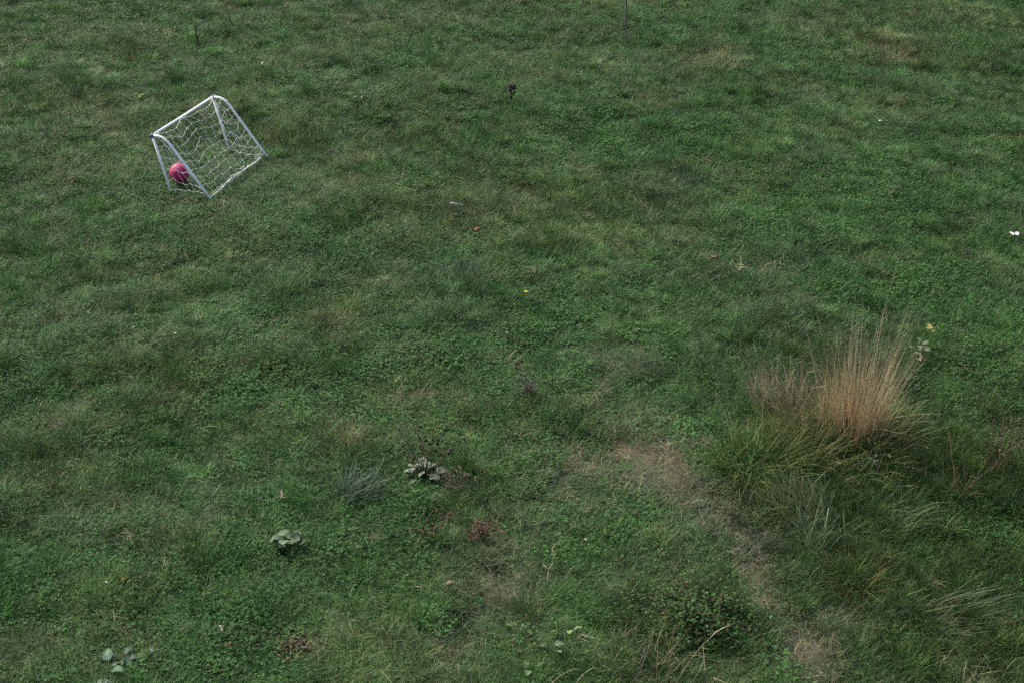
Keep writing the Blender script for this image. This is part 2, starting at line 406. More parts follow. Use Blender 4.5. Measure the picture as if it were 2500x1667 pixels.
print("scatter")
n = 66000
x, y = region(n); n = len(x)
dry, blue, clov, rank, wear = fields(x, y)
keep = rng.random(n) > .8 * sstep(.6, 1.02, wear)
x, y, dry, blue, clov, rank, wear = [q[keep] for q in (x, y, dry, blue, clov, rank, wear)]; n = len(x)
idx = rng.integers(0, 6, n)
fine = rng.random(n) < np.clip(.15 + .6 * blue + .5 * dry + .35 * rank - .4 * clov, .08, .85); idx[fine] = rng.integers(9, 14, fine.sum())
low = rng.random(n) < np.clip(wear * 1.8, 0, 1); idx[low] = rng.integers(6, 9, low.sum())
tf = rng.random(n) < np.clip(.11 + .16 * blue + .12 * dry + .15 * rank - .3 * wear, 0, .4) * (.3 + 1.5 * sstep(.42, .62, fbm(x, y, .5, 99, 2)))
idx[tf] = rng.integers(14, 22, tf.sum())
hs = (.35 + 1.25 * fbm(x, y, .33, 91, 2)) * (1 - .35 * np.clip(wear * 1.5, 0, 1)) * (1 + .3 * rank) * np.exp(rng.normal(0, .1, n)) * (1 - .5 * np.exp(-((x - GOAL[0] - .45) ** 2 + (y - GOAL[1] - .4) ** 2) / .9))
ws = np.exp(rng.normal(0, .08, n))
tn = tints(x, y, dry, blue, clov, rank, wear, n)
scatter("grass", "short rough green meadow grass covering the whole field", TURF, np.stack([x, y, height(x, y)], 1), tn * np.where(tf, np.exp(rng.normal(.06, .22, n)), 1)[:, None], np.stack([ws, ws, hs], 1), idx)

n = 26000
x, y = region(n); n = len(x); F_ = fields(x, y)
keep = rng.random(n) < np.clip(F_[2] * .85 - .25 * F_[3] - .9 * F_[4] - .25 * F_[1], .03, 1)
x, y = x[keep], y[keep]; F_ = [q[keep] for q in F_]; n = len(x)
t = np.array([[.037, .112, .022]]) * np.exp(rng.normal(0, .15, (n, 1))) * np.exp(rng.normal(0, .07, (n, 3))) * (.8 + .4 * fbm(x, y, .8, 95, 2))[:, None]
s = np.exp(rng.normal(0, .12, n)); z = height(x, y) + .008
scatter("clover", "low clover and small weed leaves mixed through the grass", CLOVER, np.stack([x, y, z], 1), t, np.stack([s, s, s * arr(n, .7, 1.2)], 1), rng.integers(0, 5, n))

n = 40000
x, y = region(n); n = len(x); F_ = fields(x, y)
keep = rng.random(n) < np.clip(.035 + .24 * F_[0] + .42 * F_[4] + .12 * F_[3] + .05 * F_[1], 0, 1)
x, y = x[keep], y[keep]; n = len(x)
t = np.array([[.24, .21, .12]]) * np.exp(rng.normal(0, .25, (n, 1))) * np.exp(rng.normal(0, .05, (n, 3)))
s = np.exp(rng.normal(0, .15, n))
scatter("dry_grass", "dead straw blades lying in the grass and over the worn soil", STRAW, np.stack([x, y, height(x, y) + .012], 1), t, np.stack([s, s, s], 1), rng.integers(0, 4, n), .2)

n = 46000
x, y = region(n); n = len(x); F_ = fields(x, y)
clump = sstep(.47, .66, fbm(x, y, .26, 97, 2))
keep = rng.random(n) < np.clip((.8 * F_[3] + .06 * F_[1] + .05 * F_[0]) * (.06 + 1.35 * clump) + .07 * (.15 + 1.2 * clump) - .9 * F_[4], 0, 1)
x, y = x[keep], y[keep]; F_ = [q[keep] for q in F_]; n = len(x)
s = np.exp(rng.normal(-.05, .2, n)) * (.52 + .36 * F_[3])
t = tints(x, y, *F_, n) * .9
scatter("long_grass", "longer arching grass blades in the rank patches", LONG, np.stack([x, y, height(x, y)], 1), t, np.stack([s, s, s], 1), rng.integers(0, 7, n), .3)

# ------------------------------------------------------------------ the goal
goal = thing("football_goal", (GOAL[0], GOAL[1], 0), "small white plastic football goal with a loose net", "goal", None, GYAW)
TR = .0130
def pole(name, pts, rad=TR, mat=M_WHITE, sides=12):
    mb = MB(); add_tube(mb, pts, rad, (.8, .8, .8), sides); return mb.build(name, mat, goal)
pole("crossbar", [(.0, 0, GH), (GW / 2, 0, GH - .002), (GW, 0, GH)])
for sx in (0, GW): pole("post", [(sx, -.003, GH - .02), (sx, -GP * .5, GH * .5), (sx, -GP * 1.07, -.055)])
def profile(m=40):
    """rear tube: flat at the top, bent, then sloping down to the ground"""
    a = np.array([0., GH]); b = np.array([-GT, GH]); c = np.array([-GD, .0]); P = [a]
    b0 = b + (a - b) * .55; d = (c - b) / np.linalg.norm(c - b); b1 = b + d * .10
    for t in np.linspace(0, 1, 12): P.append((1 - t) ** 2 * b0 + 2 * t * (1 - t) * b + t * t * b1)
    P.append((b1 + c) / 2); P.append(c + d * .048)
    return np.array(P)
PR = profile()
for sx in (0, GW): pole("rear_tube", [(sx, p[0], p[1]) for p in PR])
for sx in (0, GW):
    s = -1 if sx == 0 else 1
    mb = MB(); add_tube(mb, [(sx - s * .012, 0, GH), (sx + s * .03, 0, GH)], .0195, (.2, .2, .2), 12); mb.build("corner_joint", M_JOINT, goal)
for sx in (0, GW):
    mb = MB(); add_tube(mb, [(sx, -GD - .016, -.016), (sx, -GD - .036, -.044)], .0185, (.2, .2, .2), 10); mb.build("foot_cap", M_JOINT, goal)
# arc-length lookup along the tube
seglen = np.r_[0, np.cumsum(np.linalg.norm(np.diff(PR, axis=0), axis=1))]
def along(v): 
    q = v * seglen[-1]; return np.interp(q, seglen, PR[:, 0]), np.interp(q, seglen, PR[:, 1])
NU, NV = 11, 9
def net_pt(u, v):
    # top edge hangs in two scallops from the crossbar
    sc_ = (.11 * math.sin(PI * min(u / .40, 1)) ** .7 if u < .40 else (.10 * math.sin(PI * (u - .44) / .56) ** .8 if u > .44 else 0))
    v2 = sc_ * (1 - v) + v if 0 < u < 1 else v
    y, z = along(min(max(v2, 0), 1))
    sag = .055 * math.sin(PI * u) * math.sin(PI * min(v, 1)) ** .8
    return np.array([u * GW, y + sag * .5, z - sag])
mb = MB()
K = (.8, .8, .8); NR = .00155
J = {}
for i in range(NU + 1):
    for j in range(NV + 1):
        e = 0 if i in (0, NU) else 1
        u = i / NU + e * rng.normal(0, .010); v = min(1, max(0, j / NV + (rng.normal(0, .011) if 0 < j < NV else 0)))
        J[i, j] = net_pt(u, v) + rng.normal(0, .006, 3) * e
def cord(a, b, sag=.006, rad=NR, wob=.004):
    L_ = np.linalg.norm(b - a); m = 4
    P = [a + (b - a) * t + np.array([0, 0, -4 * t * (1 - t) * sag]) + (rng.normal(0, wob, 3) if 0 < t < 1 else 0) for t in np.linspace(0, 1, m + 1)]
    add_tube(mb, P, rad, K, 5)
for i in range(NU + 1):
    for j in range(NV + 1):
        if i < NU and j > 0 and j < NV: cord(J[i, j], J[i + 1, j], .010)
        if j < NV and 0 < i < NU: cord(J[i, j], J[i, j + 1], .004)
        if j == 0 and i < NU: cord(J[i, 0], J[i + 1, 0], .004, NR * 1.5, .002)
# ties where the net is threaded round the tubes
for sx in (0, GW):
    for v in np.linspace(.08, .95, 10):
        y, z = along(v); r_ = TR + .002
        yy, zz = along(min(v + .012, 1))
        dd = np.array([yy - y, zz - z]); dd /= np.linalg.norm(dd) + 1e-9; nn = np.array([-dd[1], dd[0]])
        ring = [(sx + r_ * math.cos(t), y + nn[0] * r_ * math.sin(t), z + nn[1] * r_ * math.sin(t)) for t in np.linspace(0, 2 * PI, 9)]
        add_tube(mb, ring, NR * .8, K, 4)
# side panels between post and rear tube
for sx in (0, GW):
    s = 1 if sx == 0 else -1
    S = {}
    for i in range(6):
        for j in range(6):
            t = i / 5; v = j / 5
            py, pz = along(.06 + .94 * v); qz = GH * (1 - v) * .96 + .045
            e = 1 if 0 < i < 5 else 0
            S[i, j] = np.array([sx + s * .05 * math.sin(PI * t) * e, py * t - GP * (1 - qz / GH) * (1 - t), pz * t + qz * (1 - t)]) + rng.normal(0, .011, 3) * e - np.array([0, 0, .035 * math.sin(PI * t)])
            S[i, j][2] = max(S[i, j][2], .02)
    for i in range(6):
        for j in range(6):
            if i < 5 and j > 0: cord(S[i, j], S[i + 1, j], .012, NR if j < 5 else NR * 1.5)
            if j < 5 and 0 < i < 5 and not (i in (1, 2) and j == 0): cord(S[i, j], S[i, j + 1], .004)
mb.build("net", M_NET, goal)
# the slack net bunched along the back edge
mb = MB(); K = (.9, .9, .9)
for k in range(6):
    a = np.array([.0 + rng.uniform(0, .03), -GD + rng.uniform(-.03, .015), .012]); b = np.array([GW - .11 - rng.uniform(0, .05), -GD + rng.uniform(-.03, .03), .03])
    ph = rng.uniform(0, 6); am = rng.uniform(.006, .02)
    P = [a + (b - a) * t + np.array([0, am * math.sin(ph + 9 * t * (1 + .3 * k)), am * math.cos(ph + 7 * t) * .8 + .012]) * (math.sin(PI * t) * .8 + .2) for t in np.linspace(0, 1, 22)]
    add_tube(mb, P, NR * (1.6 if k == 0 else 1.0), K, 5)
for k in range(5):
    t0 = rng.uniform(.4, .85); c = np.array([GW * t0, -GD + .01, .05])
    P = [c + np.array([rng.normal(0, .03), rng.normal(0, .014), rng.normal(0, .012) + .006]) for _ in range(6)]
    add_tube(mb, P, NR * 1.1, K, 4)
cord(np.array([GW - .13, -GD + .01, .055]), np.array([GW - .05, -GD + .02, .10]), .01); cord(np.array([GW - .05, -GD + .02, .10]), np.array([GW, -GD + .03, .045]), .004)
mb.build("bunched_net", M_NET, goal)

# ------------------------------------------------------------------ the ball
def ball():
    p = G(438, 446)
    d = FW + (438 - 1250) / FPX * np.array([1., 0, 0]) + (833.5 - 423) / FPX * UP
    t = (.098 - CAM_H) / d[2]; c = np.array([0, 0, CAM_H]) + t * d
    m, nt, N, L = new_mat("red_ball_rubber")
    out = N.new("ShaderNodeOutputMaterial"); pr = N.new("ShaderNodeBsdfPrincipled")
    tc = N.new("ShaderNodeTexCoord"); vo = N.new("ShaderNodeTexVoronoi"); vo.feature = 'DISTANCE_TO_EDGE'; vo.inputs["Scale"].default_value = 13; vo.inputs["Randomness"].default_value = .25
    L.new(tc.outputs["Object"], vo.inputs["Vector"])
    rp = N.new("ShaderNodeValToRGB"); rp.color_ramp.elements[0].position = .0; rp.color_ramp.elements[1].position = .035
    rp.color_ramp.elements[0].color = (.20, .005, .035, 1); rp.color_ramp.elements[1].color = (.33, .010, .085, 1)
    L.new(vo.outputs["Distance"], rp.inputs[0]); L.new(rp.outputs[0], pr.inputs["Base Color"])
    b = N.new("ShaderNodeBump"); b.inputs["Strength"].default_value = .4; b.inputs["Distance"].default_value = .004
    L.new(rp.outputs[0], b.inputs["Height"]); L.new(b.outputs[0], pr.inputs["Normal"])
    pr.inputs["Roughness"].default_value = .6; pr.inputs["Specular IOR Level"].default_value = .4; L.new(pr.outputs[0], out.inputs[0])
    mb = MB(); nlat, nlon = 24, 40; V = []; F = []
    for i in range(nlat + 1):
        for j in range(nlon):
            a = PI * i / nlat; o_ = 2 * PI * j / nlon; V.append((.1 * math.sin(a) * math.cos(o_), .1 * math.sin(a) * math.sin(o_), .1 * math.cos(a)))
    for i in range(nlat):
        for j in range(nlon): F.append((i * nlon + j, (i + 1) * nlon + j, (i + 1) * nlon + (j + 1) % nlon, i * nlon + (j + 1) % nlon))
    mb.add(V, F, (.6, .05, .1)); o = mb.build("ball", m); o.location = c; o.rotation_euler = (.6, .4, 1)
    tag(o, "crimson pink ball lying inside the small white goal", "ball")
ball()
#PLANTS_BEGIN
# ------------------------------------------------------------------ single plants, tufts, leaves and flowers
def mpp(px, py):
    p = G(px, py); return float((p - np.array([0, 0, CAM_H])) @ FW) / FPX       # metres per photograph pixel there

def blades2(mb, n, rad, l0, l1, w0, w1, lean0, lean1, c0, c1, col0, col1=None, az=None, seg=4, ellip=1., off=(0, 0), var=.22, tw=None, outward=.0, up=0.):
    a = arr(n, 0, 2 * PI); r = rad * np.sqrt(rng.random(n))
    root = np.stack([r * np.cos(a) * ellip + off[0], r * np.sin(a) + off[1], np.full(n, -.01 + up)], 1)
    if az is None: A = np.where(rng.random(n) < outward, a + rng.normal(0, .45, n), arr(n, 0, 2 * PI))
    else: A = rng.normal(az[0], az[1], n)
    k0 = vary(col0, n, var, .07); V, F, K = blade_arrays(root, A, arr(n, l0, l1) * np.exp(rng.normal(0, .12, n)), arr(n, w0, w1), arr(n, lean0, lean1), arr(n, c0, c1), k0, seg, tw)
    if col1 is not None:
        k1 = vary(col1, n, var, .07); t = np.tile(np.repeat(np.linspace(0, 1, seg + 1), 2), n)[:, None]
        K = K * (1 - t) + np.repeat(k1, 2 * (seg + 1), 0) * t
    mb.add(V, F, K)

def put(o, px, py, dz=0):
    p = G(px, py); o.location = (p[0], p[1], p[2] + dz); return o

GREEN = (.05, .12, .04); BLUEG = (.085, .135, .105); TAN = (.36, .26, .14); STRAWC = (.38, .33, .20); BROWN = (.12, .075, .05); RUST = (.20, .075, .045); GREYG = (.14, .18, .12); DARKP = (.06, .04, .05)
OLIVE = (.11, .14, .045)

# --- the tall dry clump
p = G(2085, 1058); root = thing("dry_grass_clump", p, "tall clump of tan dry grass stems standing above the dark rank grass", "grass clump")
mb = MB()
TN, GT_ = (.36, .24, .112), (.37, .315, .195)
for q in range(30):                                              # stems stand in little bundles that lean their own way
    a = rng.uniform(0, 2 * PI); r_ = .24 * math.sqrt(rng.random()); o_ = (r_ * 1.1 * math.cos(a), r_ * .9 * math.sin(a)); k = np.exp(rng.normal(0, .16))
    ln = rng.uniform(.02, .28) * (r_ / .24) + .02
    blades2(mb, rng.integers(9, 22), .055, .38 * rng.uniform(.7, 1.2), .80 * rng.uniform(.7, 1.25), .003, .0048, max(ln - .1, 0), ln + .12, -.1, .32, np.array(TN) * k, np.array(GT_) * k, az=(a, .5), off=o_, var=.3)
blades2(mb, 40, .24, .75, 1.0, .003, .0042, .02, .28, .0, .4, (.36, .26, .13), (.37, .35, .26), outward=.95, var=.3)
blades2(mb, 12, .2, 1.1, 1.4, .0025, .0038, .0, .25, .0, .3, (.46, .38, .24), (.44, .45, .33), outward=.9, var=.2)
blades2(mb, 60, .2, .4, .85, .0025, .004, .25, .75, .1, .6, (.33, .26, .15), (.37, .35, .25), outward=1, var=.3)
blades2(mb, 34, .24, .3, .65, .003, .0045, .4, 1.2, -.3, .6, (.34, .25, .14), (.36, .31, .21), outward=.8, var=.3)
blades2(mb, 60, .2, .3, .6, .003, .0045, .2, .7, .0, .8, (.27, .2, .11), (.3, .25, .16), az=(2.7, .6), off=(-.2, -.02), var=.3)
mb.build("dry_stem", M_DRY, root)
mb = MB()
blades2(mb, 260, .36, .15, .42, .004, .0075, .1, .8, .2, 1., (.075, .10, .022), (.13, .13, .045), outward=.8)
blades2(mb, 120, .2, .2, .45, .004, .0075, .1, .8, .2, 1., (.07, .10, .025), (.12, .13, .05), off=(-.3, .0))
mb.build("green_foliage", M_LEAF, root)
mb = MB()
blades2(mb, 190, .32, .12, .36, .004, .008, .3, 1.3, .5, 2.2, (.15, .10, .065), (.24, .18, .12), outward=.7, seg=6, off=(0, -.08))
blades2(mb, 12, .26, .15, .28, .006, .01, .7, 1.3, .8, 2., (.45, .36, .27), outward=.6, seg=6, off=(0, -.22))
mb.build("dead_foliage", M_DRY, root)

def tussock(px, py, label, rad, n, l, wd, lean, curl, c0, c1=None, az=None, outward=.8, group=None, ellip=1., name="grass_tuft", mat=None, extra=None, seg=4, var=.22):
    mb = MB(); blades2(mb, n, rad, l[0], l[1], wd[0], wd[1], lean[0], lean[1], curl[0], curl[1], c0, c1, az=az, outward=outward, ellip=ellip, seg=seg, var=var)
    if extra: extra(mb)
    o = mb.build(name, mat or M_LEAF); put(o, px, py)
    return tag(o, label, "grass tuft", group)

# --- tufts round the clump and elsewhere
tussock(1900, 990, "smaller tan dry tuft leaning left beside the tall dry clump", .2, 230, (.2, .46), (.003, .0048), (.05, .6), (.1, .8), (.30, .22, .13), (.36, .30, .21), az=(2.6, .9))
tussock(1835, 1150, "bushy dark green grass tuft in front of the small tan tuft", .24, 420, (.2, .48), (.004, .008), (.1, .9), (.3, 1.3), (.052, .098, .016), (.095, .12, .034), outward=.85)
tussock(1960, 1130, "yellowish green tuft at the front foot of the tall dry clump", .18, 220, (.2, .42), (.004, .007), (.05, .7), (.2, 1.1), (.07, .10, .022), (.13, .14, .05))
tussock(1965, 1265, "pale streaked grass tuft swept to the left beside the worn track", .18, 280, (0.176, 0.375), (.004, .007), (.2, .9), (.2, .9), (.07, .11, .035), (.19, .21, .10), az=(2.35, .65))
tussock(2005, 1330, "grey green tuft with one bleached blade right of the worn track", .16, 240, (0.144, 0.285), (.004, .007), (.2, .9), (.3, 1.2), (.055, .10, .036), (.12, .155, .08), az=(2.0, .9))
tussock(2085, 1430, "ochre tuft with a rusty brown base in the dark rank grass", .12, 150, (.14, .28), (.0025, .0045), (.1, .9), (.2, 1.1), (.10, .075, .025), (.13, .125, .04), outward=.9)
tussock(2290, 1520, "long pale grass blades flopped over to the right", .17, 130, (0.160, 0.315), (.0035, .006), (.6, 1.3), (.3, 1.), (.045, .085, .03), (.085, .115, .062), az=(-.35, .6))
tussock(2330, 1490, "fan of flattened silvery blades behind the flopped long grass", .12, 70, (.2, .4), (.004, .006), (.9, 1.35), (.2, .5), (.06, .10, .045), (.12, .145, .095), az=(.15, .3))
tussock(2180, 1270, "dark drooping tuft between the clump and the pale flopped blades", .17, 220, (0.144, 0.300), (.004, .007), (.3, 1.1), (.4, 1.3), (.04, .08, .018), (.085, .12, .05), az=(.2, 1.2))
tussock(860, 1215, "spiky blue green grass tuft fanning to the right", .14, 170, (.14, .34), (.005, .0085), (.1, .95), (.2, 1.), (.032, .075, .036), (.075, .11, .078), az=(.55, .9))
tussock(1285, 1500, "small upright dark green tuft on the trampled ground", .075, 120, (.1, .22), (.003, .005), (.0, .6), (.1, .8), (.045, .085, .025), (.08, .11, .05))
tussock(1590, 905, "low grey green tuft of hair grass combed to the left", .17, 260, (.14, .32), (.003, .0048), (.4, 1.1), (.4, 1.3), (.055, .09, .035), (.12, .145, .085), az=(2.7, .6))
tussock(1120, 680, "silvery tipped tuft in the blue grass below the orange leaf", .18, 200, (.1, .22), (.004, .006), (.2, 1.), (.3, 1.1), (.055, .11, .045), (.12, .165, .105), az=(1.3, .7))
tussock(1655, 690, "bluish tuft in the open grass left of the tall dry clump", .14, 140, (.1, .2), (.004, .006), (.1, 1.), (.3, 1.1), (.055, .105, .045), (.11, .15, .095))
tussock(860, 1090, "upright straw coloured tuft behind the blue green tuft", .09, 80, (.12, .28), (.002, .0035), (.0, .35), (.0, .5), (0.270, 0.223, 0.121), (0.365, 0.324, 0.203), mat=M_DRY)
tussock(1010, 985, "flattened pinkish dry tuft left of the dark dead weed", .11, 90, (.1, .24), (.002, .0035), (.4, 1.2), (.2, .9), (0.297, 0.230, 0.155), (0.405, 0.338, 0.243), mat=M_DRY)
tussock(235, 1325, "greyish wispy tuft low in the clover", .08, 70, (.08, .2), (.002, .0035), (.3, 1.1), (.3, 1.2), (.1, .11, .085), (.2, .2, .16), mat=M_DRY)
tussock(1275, 580, "tan dead tuft lying right of the orange leaf", .09, 60, (.06, .16), (.002, .004), (.5, 1.3), (.3, 1.2), (0.351, 0.230, 0.095), (0.378, 0.297, 0.149), mat=M_DRY)
tussock(1225, 895, "orange tan dead tuft beside the dark dead weed", .1, 80, (.08, .22), (.002, .004), (.5, 1.3), (.3, 1.2), (0.365, 0.257, 0.135), (0.486, 0.392, 0.243), mat=M_DRY)
tussock(1565, 1640, "yellowish seeding tuft on the bottom edge of the field", .17, 120, (.12, .3), (.002, .0035), (.1, .7), (.2, .9), (0.189, 0.176, 0.081), (0.351, 0.324, 0.203), mat=M_DRY)
tussock(2175, 150, "yellow tan tuft in the far grass with thin stalks", .2, 120, (.12, .34), (.003, .005), (.1, .8), (.2, .9), (0.243, 0.203, 0.108), (0.324, 0.297, 0.176), mat=M_DRY)
tussock(1765, 165, "brownish dry tuft far back near the thin bare stem", .2, 110, (.12, .3), (.003, .005), (.1, .9), (.2, .9), (0.230, 0.176, 0.101), (0.311, 0.257, 0.162), mat=M_DRY)

tussock(2095, 1115, "dark green grass growing up over the front foot of the tall dry clump", .26, 260, (.16, .36), (.004, .007), (.1, .9), (.3, 1.3), (.05, .088, .016), (.10, .12, .035))
tussock(1950, 1075, "mixed green and straw blades filling the left side of the tall dry clump", .2, 240, (.2, .45), (.0035, .006), (.05, .8), (.2, 1.1), (.07, .092, .022), (.16, .14, .065), az=(2.4, 1.0))
# --- brown weed stalks on the right edge
def stalk(mb, pts, r0, r1, col):
    P = np.array(pts, float); m = len(P); t = np.linspace(0, 1, m); add_tube(mb, P, r0 + (r1 - r0) * t, col, 5)
def curve(h, dx, dy, m=7, wob=.01, droop=0):
    t = np.linspace(0, 1, m); return np.stack([dx * t ** 1.4 + rng.normal(0, wob, m) * t, dy * t ** 1.4 + rng.normal(0, wob, m) * t, h * t - droop * t ** 4 - .02 * (1 - t)], 1)
def burr(mb, c, r_, col, el=1.3):
    n1, n2 = 6, 9; V = [(0, 0, -r_ * el)]; F = []
    for i in range(1, n1):
        for k in range(n2):
            a = PI * i / n1; o_ = 2 * PI * (k + .5 * (i % 2)) / n2; q = r_ * rng.uniform(.65, 1.35)
            V.append((q * math.sin(a) * math.cos(o_), q * math.sin(a) * math.sin(o_), -q * math.cos(a) * el))
    V.append((0, 0, r_ * el))
    for k in range(n2):
        F.append((0, 1 + (k + 1) % n2, 1 + k)); F.append((len(V) - 1, 1 + (n1 - 2) * n2 + k, 1 + (n1 - 2) * n2 + (k + 1) % n2))
        for i in range(n1 - 2): F.append((1 + i * n2 + k, 1 + i * n2 + (k + 1) % n2, 1 + (i + 1) * n2 + (k + 1) % n2, 1 + (i + 1) * n2 + k))
    V = np.array(V) + np.asarray(c, float); K = np.tile(np.asarray(col, float), (len(V), 1)) * np.exp(rng.normal(0, .25, (len(V), 1)))
    mb.add(V, F, K)
def weed_stalks(px, py, label, n, h, spread, r, col, cat="weed", twig=3, name="dead_weed", heads=None, lean=(0, 0)):
    root = thing(name, G(px, py), label, cat)
    mb = MB(); tips = []
    for i in range(n):
        hh = h * rng.uniform(.65, 1.05); P = curve(hh, rng.normal(lean[0], spread), rng.normal(lean[1], spread)); P[:, :2] += rng.normal(0, spread * .2, 2)
        c = vary(col, 1, .2, .06)[0]; stalk(mb, P, r, r * .5, c); tips.append(P[-1])
        for q in range(twig):
            k = rng.integers(3, 6); a = rng.uniform(0, 2 * PI); l = hh * rng.uniform(.12, .28)
            e = P[k] + np.array([math.cos(a) * l * .6, math.sin(a) * l * .6, l * .8]); stalk(mb, [P[k], (P[k] + e) / 2 + [0, 0, -.01], e], r * .5, r * .3, c); tips.append(e)
    mb.build("stem", M_DRY, root)
    if heads and heads[3] == "dead_foliage":
        mb = MB()
        for T in tips:
            for q in range(heads[0]):
                add_leaf(mb, T + rng.normal(0, heads[1] * .6, 3), rng.uniform(0, 6.3), rng.uniform(-.6, 1.4), heads[1] * rng.uniform(.7, 1.3), heads[1] * .7, vary(heads[2], 1, .3, .1)[0], shape='ovate', n=3)
        mb.build("dead_foliage", M_LEAF, root)
    elif heads:
        for T in tips:
            mb = MB(); burr(mb, T, heads[1] * .5 * rng.uniform(.7, 1.2), vary(heads[2], 1, .25, .08)[0], 1.6 if heads[3] == "seed_head" else 1.1); mb.build(heads[3], M_DRY, root)
    return root
weed_stalks(2415, 1165, "cluster of brown dead weed stalks at the right edge", 9, .5, .13, .003, (.13, .085, .055), twig=3, heads=(3, .014, (.11, .08, .055), "seed_head"))
weed_stalks(2345, 1215, "low tangle of reddish brown stalks left of the edge stalks", 12, .3, .14, .0025, (.15, .09, .06), twig=2)
weed_stalks(485, 118, "short brown forked stalk standing alone above the goal", 3, .36, .028, .0085, (.065, .045, .038), twig=1)
weed_stalks(1160, 92, "thin dark leaning stalk in the far grass", 1, .27, .01, .0085, (.035, .038, .03), twig=0, lean=(-.1, 0))
root = thing("bare_stem", G(1530, 112), "thin grey brown bare stem rising out of the top of the photo", "stem")
mb = MB(); add_tube(mb, [(0, 0, -.05), (-.006, 0, .15), (-.02, 0, .3), (-.018, .01, .45), (-.036, .02, .65), (-.045, .03, .9), (-.07, .03, 1.2)], [.010, .010, .011, .012, .013, .013, .011], (.15, .13, .13), 8); mb.build("shaft", M_DRY, root)
mb = MB(); blades2(mb, 60, .1, .1, .3, .003, .005, .1, .7, .2, .8, (.09, .12, .06), (.18, .17, .1)); mb.build("foliage", M_LEAF, root)
weed_stalks(1248, 250, "dark thistle head on a short brown stem, alone in the upper field", 6, .2, .035, .006, (.085, .065, .05), twig=1, heads=(1, .04, (.06, .052, .048), "flower_head"))
weed_stalks(1690, 1240, "thin straw stalk bent over at the edge of the track", 1, .3, .03, .002, (.3, .26, .16), twig=0, lean=(.12, 0), name="dry_stalk")

# --- broad-leaved plants
def rosette(px, py, label, n, L, W, h, col, tilt=(.1, .6), shape='ovate', lobes=3, cat="plant", name="broadleaf_plant", leafmat=None, stemcol=(.09, .12, .05), elev=1., bend=.7):
    root = thing(name, G(px, py), label, cat); ms = MB()
    for i in range(n):
        a = 2 * PI * i / n * 1.0 + rng.normal(0, .5); r = L * rng.uniform(.2, 1.5); z = h * rng.uniform(.6, 1.05) * (1 - .28 * r / L)
        b = np.array([math.cos(a) * r * .7, math.sin(a) * r * .7, max(z, .03)]); stalk(ms, [(0, 0, -.01), (b[0] * .4, b[1] * .4, z * .7), b], .0028, .0018, stemcol)
        ml = MB(); add_leaf(ml, b, a, rng.uniform(*tilt), L * rng.uniform(.7, 1.1), W * rng.uniform(.75, 1.1), vary(np.array(col) * .72, 1, .14, .05)[0], lobes=lobes, shape=shape, bend=bend, cup=rng.uniform(-.1, .4), roll=rng.normal(0, .25), n=9)
        ml.build("leaf", leafmat or M_LEAF, root)
    ms.build("stem", M_LEAF, root)
    return root
rosette(703, 1345, "pale green lobed leafy plant standing above the clover", 16, .062, .066, .13, (.14, .22, .11), shape='round', lobes=3)
rosette(1388, 1556, "pair of bright light green leaves near the bottom edge", 4, .075, .045, .10, (.15, .26, .08), lobes=3, tilt=(.5, 1.1))
rosette(1350, 1592, "paler curled leaf cluster just below the bright green pair", 5, .055, .035, .06, (.14, .21, .115), lobes=2, tilt=(.2, .8))
rosette(268, 1645, "large blue grey green leaf in the bottom left grass", 5, .095, .08, .06, (.095, .165, .105), lobes=1, tilt=(.1, .5))
rosette(302, 1615, "darker leafy weed behind the large blue grey leaf", 6, .065, .04, .05, (.06, .12, .07), lobes=2)
rosette(2240, 880, "grey green leafy weed at the right of the tall dry clump", 10, .06, .035, .2, (.14, .17, .10), lobes=2)
rosette(1293, 1640, "single flat green leaf low on the bottom edge", 3, .055, .04, .04, (.11, .19, .09), lobes=1)
rosette(648, 1228, "small grey green leaf pair left of the curled brown leaf", 4, .05, .035, .04, (.10, .15, .095), lobes=1)
rosette(310, 1440, "small yellow green weed alone in the lower left clover", 16, .024, .012, .11, (.26, .25, .06), lobes=0, tilt=(.3, 1.2), name="yellow_weed")
rosette(2128, 1150, "small silvery leaved weed at the foot of the tall clump", 14, .026, .014, .14, (.17, .20, .18), lobes=0)
rosette(880, 245, "darker leafy weed right of the goal in the far grass", 8, .09, .04, .08, (.07, .13, .05), lobes=1)
rosette(905, 625, "low light leaved weed right of the goal", 7, .07, .03, .05, (.10, .19, .08), lobes=1)
rosette(1665, 20, "yellowish green leaf patch beside the top of the far bare stem", 14, .09, .03, .06, (.12, .20, .045), lobes=1)
# burdock: grey leaves below, purple brown heads above
b = rosette(1035, 1172, "grey leaved burdock with purple brown dead heads above it", 16, .088, .062, .12, (.19, .235, .165), lobes=2, name="burdock", bend=.9)
mb = MB(); mh = MB()
for i in range(12):
    P = curve(rng.uniform(.2, .46), rng.normal(-.01, .12), rng.normal(.03, .06), wob=.006); stalk(mb, P, .004, .002, vary((.13, .09, .065), 1, .15)[0])
    for k in (4, 5, 6):
        mh = MB(); burr(mh, P[k] + rng.normal(0, .016, 3), rng.uniform(.006, .0115), vary((.088, .062, .058), 1, .35, .12)[0]); mh.build("flower_head", M_DRY, b)
mb.build("stalk", M_DRY, b)
weed_stalks(1120, 1215, "grey brown dead weed tangle right of the burdock", 16, .2, .08, .0025, (.17, .13, .10), twig=3, heads=(2, .014, (.085, .067, .045), "dead_foliage"))
weed_stalks(1180, 1325, "rusty red brown dead dock between the burdock and the trampled grass", 12, .15, .07, .0028, (.13, .07, .05), twig=3, heads=(6, .015, (.095, .05, .034), "dead_foliage"))
weed_stalks(1290, 965, "dark charcoal dead weed in the middle of the field", 10, .14, .07, .003, (.09, .075, .07), twig=2, heads=(5, .018, (.055, .05, .045), "dead_foliage"))
